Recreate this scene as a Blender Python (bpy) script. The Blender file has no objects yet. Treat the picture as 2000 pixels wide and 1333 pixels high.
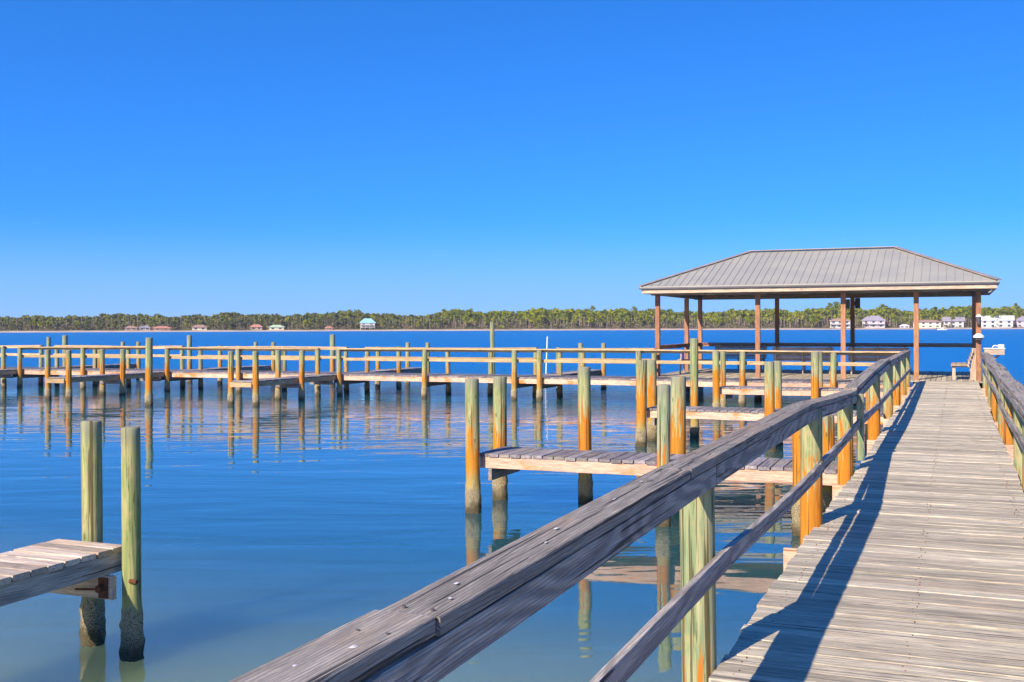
import bpy, math, random
import numpy as np
from mathutils import Vector, Matrix, noise as mnoise

scene = bpy.context.scene
R = math.radians
rng = random.Random(7)

# ------------------------------------------------------------------ camera
HC = 2.33                     # eye height above the water
TH = math.atan(866 / 2100)    # the boardwalk runs along +Y, the camera looks this far to its left
CT, ST = math.cos(TH), math.sin(TH)
cam_d = bpy.data.cameras.new('camera')
cam = bpy.data.objects.new('camera', cam_d)
scene.collection.objects.link(cam)
cam_d.sensor_width = 36
cam_d.lens = 37.8
cam_d.shift_y = -27.5 / 2000
cam_d.clip_start = 0.05
cam_d.clip_end = 12000
cam.matrix_world = (Matrix.Translation((0, 0, HC)) @ Matrix.Rotation(TH, 4, 'Z')
                    @ Matrix.Rotation(R(90), 4, 'X') @ Matrix.Rotation(-0.003, 4, 'Z'))
scene.camera = cam

# ------------------------------------------------------------------ sky and sun
SUN_EL = R(33)
SUN_AZ = math.atan2(-0.26, -0.965)        # sun stands behind and to the left of the camera (x, y)
world = bpy.data.worlds.new('World')
scene.world = world
world.use_nodes = True
wn = world.node_tree
for n in list(wn.nodes):
    wn.nodes.remove(n)
sky = wn.nodes.new('ShaderNodeTexSky')
sky.sky_type = 'NISHITA'
sky.sun_disc = False
sky.sun_elevation = SUN_EL
sky.sun_rotation = math.atan2(-0.26, -0.965)
sky.altitude = 0
sky.air_density = 1.0
sky.dust_density = 0.0
sky.ozone_density = 4.0
hs = wn.nodes.new('ShaderNodeHueSaturation')
hs.inputs['Saturation'].default_value = 1.22
hs.inputs['Value'].default_value = 1.0
tint = wn.nodes.new('ShaderNodeMix'); tint.data_type = 'RGBA'; tint.blend_type = 'MULTIPLY'
tint.inputs[0].default_value = 1.0
tint.inputs[7].default_value = (0.42, 0.87, 1.25, 1)
bg = wn.nodes.new('ShaderNodeBackground')
bg.inputs['Strength'].default_value = 0.145
wo = wn.nodes.new('ShaderNodeOutputWorld')
# clear saturated winter sky: the milky band at the horizon is compressed by sampling the sky a little higher
tc = wn.nodes.new('ShaderNodeTexCoord')
sx = wn.nodes.new('ShaderNodeSeparateXYZ'); cx = wn.nodes.new('ShaderNodeCombineXYZ')
ma = wn.nodes.new('ShaderNodeMath'); ma.operation = 'MULTIPLY_ADD'; ma.inputs[1].default_value = 1.25; ma.inputs[2].default_value = 0.21
mx = wn.nodes.new('ShaderNodeMath'); mx.operation = 'MAXIMUM'; mx.inputs[1].default_value = 0.0
wn.links.new(tc.outputs['Generated'], sx.inputs[0])
wn.links.new(sx.outputs[2], mx.inputs[0]); wn.links.new(mx.outputs[0], ma.inputs[0])
wn.links.new(sx.outputs[0], cx.inputs[0]); wn.links.new(sx.outputs[1], cx.inputs[1]); wn.links.new(ma.outputs[0], cx.inputs[2])
wn.links.new(cx.outputs[0], sky.inputs[0])
wn.links.new(sky.outputs[0], hs.inputs['Color'])
wn.links.new(hs.outputs[0], tint.inputs[6])
# thin pale haze low over the bay
hz = wn.nodes.new('ShaderNodeMapRange'); hz.interpolation_type = 'SMOOTHERSTEP'
hz.inputs[1].default_value = 0.0; hz.inputs[2].default_value = 0.115; hz.inputs[3].default_value = 0.75; hz.inputs[4].default_value = 0.0
hm = wn.nodes.new('ShaderNodeMix'); hm.data_type = 'RGBA'
hm.inputs[7].default_value = (1.30, 2.35, 3.7, 1)
wn.links.new(mx.outputs[0], hz.inputs[0]); wn.links.new(hz.outputs[0], hm.inputs[0])
wn.links.new(tint.outputs[2], hm.inputs[6])
wn.links.new(hm.outputs[2], bg.inputs[0])
wn.links.new(bg.outputs[0], wo.inputs[0])

sd = bpy.data.lights.new('sun', 'SUN')
sd.energy = 4.4
sd.angle = R(0.5)
sd.color = (1.0, 0.88, 0.70)
sun = bpy.data.objects.new('sun', sd)
scene.collection.objects.link(sun)
sdir = Vector((-0.26 * math.cos(SUN_EL), -0.965 * math.cos(SUN_EL), math.sin(SUN_EL)))
sun.rotation_euler = sdir.to_track_quat('Z', 'Y').to_euler()

scene.view_settings.view_transform = 'Standard'
scene.view_settings.look = 'None'
scene.view_settings.exposure = 0.75
scene.view_settings.gamma = 1.0
scene.cycles.max_bounces = 6
scene.cycles.diffuse_bounces = 2
scene.cycles.glossy_bounces = 3

# ------------------------------------------------------------------ node helpers
class NT:
    def __init__(s, name):
        s.m = bpy.data.materials.new(name)
        s.m.use_nodes = True
        s.t = s.m.node_tree
        s.b = s.t.nodes['Principled BSDF']
    def n(s, typ, **kw):
        nd = s.t.nodes.new(typ)
        for k, v in kw.items():
            setattr(nd, k, v)
        return nd
    def l(s, a, b):
        s.t.links.new(a, b)
    def attr(s, name):
        return s.n('ShaderNodeAttribute', attribute_name=name)
    def mapv(s, vec, scale, loc=(0, 0, 0)):
        m = s.n('ShaderNodeMapping')
        m.inputs['Scale'].default_value = scale
        m.inputs['Location'].default_value = loc
        s.l(vec, m.inputs['Vector'])
        return m.outputs[0]
    def noise(s, vec, scale=1.0, detail=4, rough=0.55, dist=0.0):
        nd = s.n('ShaderNodeTexNoise')
        nd.inputs['Scale'].default_value = scale
        nd.inputs['Detail'].default_value = detail
        nd.inputs['Roughness'].default_value = rough
        nd.inputs['Distortion'].default_value = dist
        if vec is not None:
            s.l(vec, nd.inputs['Vector'])
        return nd.outputs['Fac']
    def math(s, op, a, b=None, c=None, clamp=False):
        nd = s.n('ShaderNodeMath', operation=op, use_clamp=clamp)
        for i, v in enumerate((a, b, c)):
            if v is None:
                continue
            if isinstance(v, (int, float)):
                nd.inputs[i].default_value = v
            else:
                s.l(v, nd.inputs[i])
        return nd.outputs[0]
    def ramp(s, fac, a, b, lo=0.0, hi=1.0):
        nd = s.n('ShaderNodeMapRange', interpolation_type='SMOOTHSTEP')
        s.l(fac, nd.inputs[0])
        for i, v in ((1, a), (2, b), (3, lo), (4, hi)):
            if isinstance(v, (int, float)):
                nd.inputs[i].default_value = v
            else:
                s.l(v, nd.inputs[i])
        return nd.outputs[0]
    def mix(s, fac, a, b, mode='MIX'):
        nd = s.n('ShaderNodeMix', data_type='RGBA', blend_type=mode)
        if isinstance(fac, (int, float)):
            nd.inputs[0].default_value = fac
        else:
            s.l(fac, nd.inputs[0])
        for i, v in ((6, a), (7, b)):
            if isinstance(v, tuple):
                nd.inputs[i].default_value = (*v, 1) if len(v) == 3 else v
            else:
                s.l(v, nd.inputs[i])
        return nd.outputs[2]
    def bump(s, h, strength=0.5, dist=0.01, normal=None):
        nd = s.n('ShaderNodeBump')
        nd.inputs['Strength'].default_value = strength
        nd.inputs['Distance'].default_value = dist
        s.l(h, nd.inputs['Height'])
        if normal is not None:
            s.l(normal, nd.inputs['Normal'])
        return nd.outputs[0]

def wood(name, c1, c2, dark, crack=0.62, vary=0.5, bump=0.6, figure=0.5, rough=0.85, stain=None, stain_amt=0.0, streak=1.0, ring_amt=0.35):
    """weathered board: 'gc' holds metres along / across / through the board, 'rnd' one number per board"""
    t = NT(name)
    gc = t.attr('gc').outputs['Vector']
    rnd = t.attr('rnd').outputs['Fac']
    low = t.noise(t.mapv(gc, (0.9, 5, 5)), 1.0, 3, 0.5)
    fa_ = t.noise(t.mapv(gc, (4.2, 62, 62)), 1.0, 6, 0.68, 0.25)
    fb_ = t.noise(t.mapv(gc, (12, 240, 240)), 1.0, 3, 0.6, 0.2)
    fine = t.ramp(t.math('ADD', t.math('MULTIPLY', fa_, 0.65), t.math('MULTIPLY', fb_, 0.35)), 0.34, 0.64)
    med = t.noise(t.mapv(gc, (1.5, 22, 22)), 1.0, 4, 0.6, 0.6)
    # cathedral figure
    ang = t.noise(t.mapv(gc, (0.55, 3.2, 3.2)), 1.0, 2, 0.4)
    fig = t.math('SINE', t.math('MULTIPLY', ang, 85.0))
    fig = t.math('MULTIPLY_ADD', fig, 0.5, 0.5)
    f = t.math('ADD', t.math('MULTIPLY', med, 1.0 - figure * 0.5), t.math('MULTIPLY', fig, figure * 0.5))
    f = t.ramp(f, 0.25, 0.75)
    base = t.mix(f, c1, c2)
    # board-to-board value
    v = t.math('MULTIPLY_ADD', rnd, vary, 1.0 - vary * 0.55)
    v = t.math('MULTIPLY', v, t.math('MULTIPLY_ADD', low, 0.5, 0.75))
    v = t.math('MULTIPLY', v, t.math('MULTIPLY_ADD', fine, 0.75 * streak, 1.0 - 0.38 * streak))
    cmb = t.n('ShaderNodeCombineColor')
    for i in range(3):
        t.l(v, cmb.inputs[i])
    col = t.mix(1.0, base, cmb.outputs[0], 'MULTIPLY')
    # raised winter-growth lines left standing by the weather
    sp3 = t.n('ShaderNodeSeparateXYZ'); t.l(gc, sp3.inputs[0])
    wig = t.noise(t.mapv(gc, (0.5, 3.0, 3.0), (4, 4, 9)), 1.0, 3, 0.5)
    ph = t.math('ADD', t.math('MULTIPLY', t.math('ADD', sp3.outputs[1], sp3.outputs[2]), 520.0), t.math('MULTIPLY', wig, 95.0))
    ring = t.ramp(t.math('SINE', ph), 0.55, 0.98)
    ring = t.math('MULTIPLY', ring, t.ramp(fa_, 0.35, 0.6))
    col = t.mix(t.math('MULTIPLY', ring, ring_amt), col, dark)
    # splits and knots
    cr = t.noise(t.mapv(gc, (0.8, 58, 58), (7, 3, 1)), 1.0, 3, 0.5, 0.2)
    crk = t.ramp(cr, crack, crack + 0.035)
    vor = t.n('ShaderNodeTexVoronoi')
    t.l(t.mapv(gc, (2.2, 7.5, 7.5)), vor.inputs['Vector'])
    vor.inputs['Scale'].default_value = 1.0
    knot = t.ramp(vor.outputs['Distance'], 0.05, 0.13, 1.0, 0.0)
    dk = t.math('MAXIMUM', t.math('MULTIPLY', crk, 0.85), t.math('MULTIPLY', knot, 0.55))
    col = t.mix(dk, col, dark)
    if stain:
        sn = t.noise(t.mapv(gc, (1.7, 3, 3), (2, 9, 4)), 1.0, 4, 0.6)
        col = t.mix(t.math('MULTIPLY', t.ramp(sn, 0.5, 0.68), stain_amt), col, stain)
    t.l(col, t.b.inputs['Base Color'])
    t.b.inputs['Roughness'].default_value = rough
    t.b.inputs['Specular IOR Level'].default_value = 0.25
    hgt = t.math('SUBTRACT', t.math('MULTIPLY_ADD', fine, 0.6, t.math('MULTIPLY', f, 0.35)), t.math('MULTIPLY', dk, 1.2))
    t.l(t.bump(hgt, bump, 0.006), t.b.inputs['Normal'])
    return t.m

M = {}
M['deck'] = wood('bleached_deck_wood', (0.63, 0.53, 0.38), (0.45, 0.39, 0.29), (0.13, 0.11, 0.10), 0.61, 0.5, 0.8, 0.35, stain=(0.56, 0.42, 0.30), stain_amt=0.4, streak=0.9)
M['dock'] = wood('grey_violet_dock_wood', (0.36, 0.31, 0.30), (0.21, 0.18, 0.19), (0.08, 0.07, 0.08), 0.63, 0.6, 0.6, 0.3, stain=(0.42, 0.34, 0.16), stain_amt=0.4)
M['dock_warm'] = wood('pale_pink_dock_wood', (0.64, 0.49, 0.35), (0.50, 0.40, 0.32), (0.14, 0.11, 0.11), 0.64, 0.5, 0.6, 0.3, stain=(0.56, 0.36, 0.20), stain_amt=0.6)
M['cap'] = wood('dark_weathered_rail_wood', (0.41, 0.35, 0.285), (0.30, 0.255, 0.21), (0.030, 0.026, 0.024), 0.595, 0.25, 0.9, 0.5, stain=(0.42, 0.29, 0.20), stain_amt=0.6, streak=0.75, ring_amt=0.7)
M['side'] = wood('blue_grey_rail_wood', (0.50, 0.43, 0.365), (0.32, 0.275, 0.24), (0.04, 0.034, 0.03), 0.60, 0.25, 0.9, 0.9, streak=0.7, ring_amt=0.65)
M['fascia'] = wood('salmon_framing_wood', (0.70, 0.45, 0.32), (0.58, 0.37, 0.27), (0.28, 0.13, 0.05), 0.66, 0.25, 0.4, 0.4, stain=(0.62, 0.20, 0.02), stain_amt=0.9)
M['rail_far'] = wood('tan_rail_wood', (0.60, 0.41, 0.22), (0.45, 0.31, 0.165), (0.14, 0.07, 0.04), 0.66, 0.4, 0.4, 0.3, stain=(0.42, 0.30, 0.12), stain_amt=0.5)
M['beam'] = wood('grey_underside_beam_wood', (0.32, 0.28, 0.25), (0.19, 0.17, 0.16), (0.05, 0.04, 0.04), 0.64, 0.4, 0.6, 0.4, stain=(0.30, 0.14, 0.05), stain_amt=0.6)
M['brown'] = wood('red_brown_pavilion_wood', (0.42, 0.20, 0.11), (0.31, 0.145, 0.085), (0.12, 0.06, 0.05), 0.67, 0.3, 0.4, 0.3, stain=(0.52, 0.24, 0.10), stain_amt=0.5)
M['bench'] = wood('pale_bench_wood', (0.58, 0.43, 0.30), (0.44, 0.33, 0.25), (0.12, 0.08, 0.07), 0.66, 0.4, 0.4, 0.3)

def pile_material():
    t = NT('treated_timber_pile')
    geo = t.n('ShaderNodeNewGeometry')
    sep = t.n('ShaderNodeSeparateXYZ')
    t.l(geo.outputs['Position'], sep.inputs[0])
    z = sep.outputs[2]
    gc = t.attr('gc').outputs['Vector']
    oi = t.n('ShaderNodeObjectInfo')
    oc = t.n('ShaderNodeSeparateColor')
    t.l(oi.outputs['Color'], oc.inputs[0])
    trans, amt, tone = oc.outputs[0], oc.outputs[1], oc.outputs[2]
    trans = t.math('MULTIPLY', trans, 2.0)
    st = t.noise(t.mapv(gc, (34, 1.6, 34)), 1.0, 4, 0.6, 0.4)
    fine = t.noise(t.mapv(gc, (90, 5, 90)), 1.0, 4, 0.6, 0.3)
    blot = t.noise(t.mapv(gc, (9, 5, 9)), 1.0, 4, 0.6)
    g = t.mix(t.ramp(st, 0.3, 0.7), (0.19, 0.235, 0.075), (0.45, 0.41, 0.17))
    g2 = t.mix(t.ramp(st, 0.35, 0.65), (0.15, 0.25, 0.16), (0.42, 0.40, 0.26))
    g = t.mix(tone, g, g2)
    g = t.mix(t.ramp(blot, 0.52, 0.72), g, (0.42, 0.34, 0.16))
    g = t.mix(t.ramp(fine, 0.54, 0.72), g, (0.07, 0.10, 0.04))
    dtop = t.attr('rnd').outputs['Fac']
    dt = t.math('ADD', dtop, t.math('MULTIPLY', t.math('SUBTRACT', st, 0.5), 0.35))
    g = t.mix(t.math('MULTIPLY', t.ramp(dt, 0.02, 0.22, 1.0, 0.0), 0.7), g, t.mix(fine, (0.10, 0.10, 0.075), (0.34, 0.33, 0.25)))
    o = t.mix(t.ramp(st, 0.3, 0.72), (0.56, 0.165, 0.010), (0.50, 0.24, 0.035))
    o = t.mix(t.ramp(fine, 0.54, 0.74), o, (0.22, 0.075, 0.012))
    zz = t.math('ADD', z, t.math('MULTIPLY', t.math('SUBTRACT', st, 0.5), 2.1))
    zz = t.math('ADD', zz, t.math('MULTIPLY', t.math('SUBTRACT', blot, 0.5), 0.5))
    fo = t.ramp(zz, t.math('SUBTRACT', trans, 0.08), t.math('ADD', trans, 0.07), 1.0, 0.0)
    fo = t.math('MULTIPLY', fo, amt)
    col = t.mix(fo, g, o)
    # drying checks and knots
    ck = t.noise(t.mapv(gc, (34, 0.55, 34), (5, 2, 8)), 1.0, 3, 0.5, 0.15)
    kv = t.n('ShaderNodeTexVoronoi'); t.l(t.mapv(gc, (9, 3.0, 9)), kv.inputs['Vector']); kv.inputs['Scale'].default_value = 1.0
    dkk = t.math('MAXIMUM', t.math('MULTIPLY', t.ramp(ck, 0.60, 0.635), 0.8), t.math('MULTIPLY', t.ramp(kv.outputs['Distance'], 0.06, 0.14, 1.0, 0.0), 0.65))
    col = t.mix(dkk, col, (0.07, 0.045, 0.02))
    # yellow-green algae, then oyster crust, then the wet dark foot
    zb = t.math('ADD', z, t.math('MULTIPLY', t.math('SUBTRACT', blot, 0.5), 0.35))
    fy = t.ramp(zb, 0.36, 0.56, 1.0, 0.0)
    col = t.mix(t.math('MULTIPLY', fy, 0.7), col, (0.30, 0.28, 0.10))
    vor = t.n('ShaderNodeTexVoronoi')
    t.l(t.mapv(gc, (30, 30, 30)), vor.inputs['Vector'])
    crust = t.mix(t.ramp(vor.outputs['Distance'], 0.40, 0.78), (0.85, 0.69, 0.42), (0.10, 0.065, 0.03))
    fc = t.ramp(zb, 0.27, 0.38, 1.0, 0.0)
    col = t.mix(t.math('MULTIPLY', fc, 0.85), col, crust)
    fw = t.ramp(t.math('ADD', z, t.math('MULTIPLY', t.math('SUBTRACT', blot, 0.5), 0.30)), 0.04, 0.19, 1.0, 0.0)
    col = t.mix(t.math('MULTIPLY', fw, 0.8), col, (0.07, 0.06, 0.03))
    t.l(col, t.b.inputs['Base Color'])
    t.b.inputs['Roughness'].default_value = 0.85
    t.b.inputs['Specular IOR Level'].default_value = 0.2
    h = t.math('MULTIPLY_ADD', fine, 0.6, t.math('MULTIPLY', st, 0.5))
    n1 = t.bump(h, 0.6, 0.006)
    hb = t.math('MULTIPLY', t.math('SUBTRACT', 1.0, vor.outputs['Distance']), fc)
    t.l(t.bump(hb, 1.0, 0.02, n1), t.b.inputs['Normal'])
    return t.m
M['pile'] = pile_material()

def plain(name, col, rough=0.6, metal=0.0, var=0.15, scale=8.0, col2=None, bump=0.0):
    t = NT(name)
    co = t.n('ShaderNodeTexCoord').outputs['Object']
    n = t.noise(co, scale, 5, 0.6)
    c2 = col2 or tuple(c * (1 - var * 2) for c in col)
    t.l(t.mix(t.ramp(n, 0.3, 0.7), col, c2), t.b.inputs['Base Color'])
    t.b.inputs['Roughness'].default_value = rough
    t.b.inputs['Metallic'].default_value = metal
    if bump:
        t.l(t.bump(n, bump, 0.01), t.b.inputs['Normal'])
    return t.m
M['rust'] = plain('rusty_iron', (0.20, 0.06, 0.02), 0.9, 0, 0.3, 60, (0.05, 0.02, 0.01), 0.6)
M['white'] = plain('white_plastic', (0.80, 0.78, 0.74), 0.5, 0, 0.05, 30)
M['black'] = plain('black_plastic', (0.02, 0.025, 0.035), 0.5, 0, 0.2, 30)
M['dropping'] = plain('white_bird_droppings', (0.75, 0.70, 0.66), 0.8, 0, 0.2, 90)
M['nail'] = plain('galvanised_nail_head', (0.20, 0.16, 0.14), 0.6, 0.4, 0.2, 90)
M['roof'] = plain('galvanised_roof_sheet', (0.40, 0.37, 0.305), 0.6, 0.1, 0.08, 0.9, (0.34, 0.32, 0.28))
M['roof_trim'] = plain('tan_ridge_flashing', (0.45, 0.36, 0.29), 0.6, 0.2, 0.15, 2.0)
M['drip'] = plain('dark_drip_edge', (0.13, 0.12, 0.13), 0.5, 0.3, 0.1, 3.0)

# ------------------------------------------------------------------ mesh helpers
class MB:
    def __init__(s):
        s.v, s.f, s.gc, s.rn, s.mi = [], [], [], [], []
    def add(s, vs, fs, gcs, rnd, mi=0):
        o = len(s.v)
        s.v += [tuple(p) for p in vs]
        s.gc += [tuple(g) for g in gcs]
        s.rn += [rnd] * len(vs)
        s.f += [tuple(i + o for i in f) for f in fs]
        s.mi += [mi] * len(fs)
    def sweep(s, pts, w, h, side=None, ch=0.004, wob=0.0, step=None, mi=0, rnd=None, taper=None):
        """board through pts (centre line); w = width along 'side', h = height; chamfered section"""
        pts = [Vector(p) for p in pts]
        if step:
            out = [pts[0]]
            for a, b in zip(pts[:-1], pts[1:]):
                k = max(1, int((b - a).length / step))
                for i in range(1, k + 1):
                    out.append(a.lerp(b, i / k))
            pts = out
        rnd = rng.random() if rnd is None else rnd
        off = Vector((rng.random() * 90, rng.random() * 90, rng.random() * 90))
        sec = [(-w/2 + ch, -h/2), (w/2 - ch, -h/2), (w/2, -h/2 + ch), (w/2, h/2 - ch),
               (w/2 - ch, h/2), (-w/2 + ch, h/2), (-w/2, h/2 - ch), (-w/2, -h/2 + ch)]
        vs, gcs, fs = [], [], []
        d = 0.0
        n = len(pts)
        for i, p in enumerate(pts):
            t = (pts[min(i + 1, n - 1)] - pts[max(i - 1, 0)]).normalized()
            if i:
                d += (p - pts[i - 1]).length
            if side is None:
                sd_ = t.cross(Vector((0, 0, 1)))
                if sd_.length < 1e-3:
                    sd_ = Vector((1, 0, 0))
                sd_.normalize()
            else:
                sd_ = Vector(side)
            up = sd_.cross(t).normalized()
            for (a, b) in sec:
                ja = jb = 0.0
                if wob:
                    q = Vector((d * 3.0 + off.x, a * 9 + off.y, b * 9))
                    ja = wob * mnoise.noise(q)
                    jb = wob * mnoise.noise(q + Vector((31, 7, 3)))
                vs.append(p + sd_ * (a + ja) + up * (b + jb))
                gcs.append((d + off.x, a + off.y, b + off.z))
        for i in range(n - 1):
            for j in range(8):
                k = (j + 1) % 8
                fs.append((i*8 + j, i*8 + k, (i+1)*8 + k, (i+1)*8 + j))
        fs.append(tuple(range(7, -1, -1)))
        fs.append(tuple((n-1)*8 + j for j in range(8)))
        s.add(vs, fs, gcs, rnd, mi)
    def box(s, x0, x1, y0, y1, z0, z1, ch=0.003, **kw):
        dx, dy, dz = x1 - x0, y1 - y0, z1 - z0
        cx, cy, cz = (x0+x1)/2, (y0+y1)/2, (z0+z1)/2
        m = max(dx, dy, dz)
        ch = min(ch, dx*0.3, dy*0.3, dz*0.3)
        if m == dz:
            s.sweep([(cx, cy, z0), (cx, cy, z1)], dx, dy, side=(1, 0, 0), ch=ch, **kw)
        elif m == dx:
            s.sweep([(x0, cy, cz), (x1, cy, cz)], dy, dz, ch=ch, **kw)
        else:
            s.sweep([(cx, y0, cz), (cx, y1, cz)], dx, dz, ch=ch, **kw)
    def tube(s, p0, p1, r0, r1=None, seg=12, mi=0, rings=2):
        p0, p1 = Vector(p0), Vector(p1)
        r1 = r0 if r1 is None else r1
        t = (p1 - p0).normalized()
        a = t.orthogonal().normalized(); b = t.cross(a)
        vs, gcs, fs = [], [], []
        for i in range(rings):
            k = i / (rings - 1)
            for j in range(seg):
                an = 2*math.pi*j/seg
                r = r0 + (r1 - r0) * k
                vs.append(p0.lerp(p1, k) + a*math.cos(an)*r + b*math.sin(an)*r)
                gcs.append((k * (p1-p0).length, math.cos(an)*r, math.sin(an)*r))
        for i in range(rings - 1):
            for j in range(seg):
                k = (j+1) % seg
                fs.append((i*seg + j, i*seg + k, (i+1)*seg + k, (i+1)*seg + j))
        fs.append(tuple(range(seg-1, -1, -1)))
        fs.append(tuple((rings-1)*seg + j for j in range(seg)))
        s.add(vs, fs, gcs, rng.random(), mi)
    def poly(s, vs, fs, mi=0, rnd=0.5):
        s.add([Vector(v) for v in vs], fs, vs, rnd, mi)
    def pile(s, x, y, z0, z1, r, lean=(0, 0), seg=18, crust=True, square=False):
        """round timber: uneven bark, checks, chamfered top, oyster lumps at the tide band"""
        ph = rng.random() * 50
        zs = []
        zc = z0
        while zc < z1 - 0.03:
            zs.append(zc)
            zc += 0.035 if (crust and -0.15 < zc < 0.44) else 0.16
        zs += [z1 - 0.012, z1, z1]
        vs, gcs, fs = [], [], []
        for i, zz in enumerate(zs):
            last = i == len(zs) - 1
            for j in range(seg):
                an = 2*math.pi*j/seg
                rr = r * (1.0 + 0.045 * mnoise.noise(Vector((math.cos(an)*1.5 + ph, math.sin(an)*1.5, zz*0.8))))
                rr *= 1.0 + 0.03 * (1 - (zz - z0) / (z1 - z0))
                if crust and zz < 0.40:
                    k = min(1.0, (0.40 - zz) / 0.14)
                    rr += k * (0.006 + 0.030 * abs(mnoise.noise(Vector((math.cos(an)*4 + ph, math.sin(an)*4, zz*15)))))
                if i == len(zs) - 2: rr -= 0.007
                if last: rr *= 0.45
                ca, sa = math.cos(an), math.sin(an)
                if square:
                    q = 1.0 / max(abs(ca), abs(sa)); q = min(q, 1.32); rr *= q
                lx = lean[0] * (zz - 0.7); ly = lean[1] * (zz - 0.7)
                top = 0.004 * mnoise.noise(Vector((ca*3, sa*3, ph))) if i >= len(zs)-2 else 0
                vs.append((x + ca*rr + lx, y + sa*rr + ly, zz + top + (0.003 if last else 0)))
                gcs.append((r * ca + ph, zz, r * sa + ph))
        for i in range(len(zs) - 1):
            for j in range(seg):
                k = (j+1) % seg
                fs.append((i*seg + j, i*seg + k, (i+1)*seg + k, (i+1)*seg + j))
        fs.append(tuple((len(zs)-1)*seg + j for j in range(seg)))
        fs.append(tuple(range(seg-1, -1, -1)))
        s.add(vs, fs, gcs, 0.0)
        s.rn[-len(vs):] = [z1 - v[2] for v in vs]      # metres below the sawn top
    def build(s, name, mat, parent=None, loc=(0, 0, 0), smooth=False):
        me = bpy.data.meshes.new(name)
        me.from_pydata(s.v, [], s.f)
        n = len(s.v)
        a = me.attributes.new('gc', 'FLOAT_VECTOR', 'POINT')
        a.data.foreach_set('vector', np.array(s.gc, dtype=np.float32).ravel())
        a = me.attributes.new('rnd', 'FLOAT', 'POINT')
        a.data.foreach_set('value', np.array(s.rn, dtype=np.float32))
        mats = mat if isinstance(mat, (list, tuple)) else [mat]
        for m in mats:
            me.materials.append(m)
        me.polygons.foreach_set('material_index', s.mi)
        if smooth:
            me.polygons.foreach_set('use_smooth', [len(p) < 9 for p in s.f])
        me.update()
        o = bpy.data.objects.new(name, me)
        scene.collection.objects.link(o)
        if parent is not None:
            # vertices are given in world metres: keep them there under the parent's base point
            off = Vector(parent['_base'])
            me.transform(Matrix.Translation(-off))
            o.parent = parent
            o['_base'] = tuple(off)
        else:
            o['_base'] = (0.0, 0.0, 0.0)
        return o

ROOTS = []
def thing(name, label, cat, base=(0, 0, 0), group=None):
    o = bpy.data.objects.new(name, None)
    scene.collection.objects.link(o)
    o.empty_display_size = 0.3
    o.location = base
    o['_base'] = tuple(float(b) for b in base)
    o['label'] = label; o['category'] = cat
    if group: o['group'] = group
    ROOTS.append(o)
    return o
def tag(o, label, cat, group=None):
    o['label'] = label; o['category'] = cat
    if group: o['group'] = group
    return o
def origin_to(o, base):
    o.data.transform(Matrix.Translation(-Vector(base)))
    o.location = base
    return o

DZ = 0.73   # deck height above water

def make_pile(name, x, y, ztop, r, t, parent=None, amt=1.0, tone=0.3, lean=(0, 0), z0=-1.2, square=False):
    m = MB()
    m.pile(x, y, z0, ztop, r, lean, square=square)
    o = m.build(name, M['pile'], parent, smooth=not square)
    o.color = (t / 2.0, amt, tone, 1)
    return o

def planks(m, axis, a0, a1, b0, b1, z, pw=0.146, gap=0.013, th=0.038, jag=0.012, cut=None, wob=0.0015, step=0.35):
    """axis 'x': the deck runs along x (planks laid along y), a = run, b = plank extent"""
    a = a0
    while a < a1 - 0.03:
        w = min(pw, a1 - a)
        lo, hi = b0 + rng.uniform(-jag, jag), b1 + rng.uniform(-jag, jag)
        if cut:
            lo, hi = cut(a + w/2, w, lo, hi)
        zz = z - th/2 + rng.uniform(-0.0025, 0.0025)
        dz0, dz1 = rng.uniform(-0.003, 0.003), rng.uniform(-0.003, 0.003)
        if axis == 'x':
            m.sweep([(a + w/2, lo, zz + dz0), (a + w/2, hi, zz + dz1)], w - gap, th, ch=0.004, wob=wob, step=step)
        else:
            m.sweep([(lo, a + w/2, zz + dz0), (hi, a + w/2, zz + dz1)], w - gap, th, ch=0.004, wob=wob, step=step)
        a += w

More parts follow.
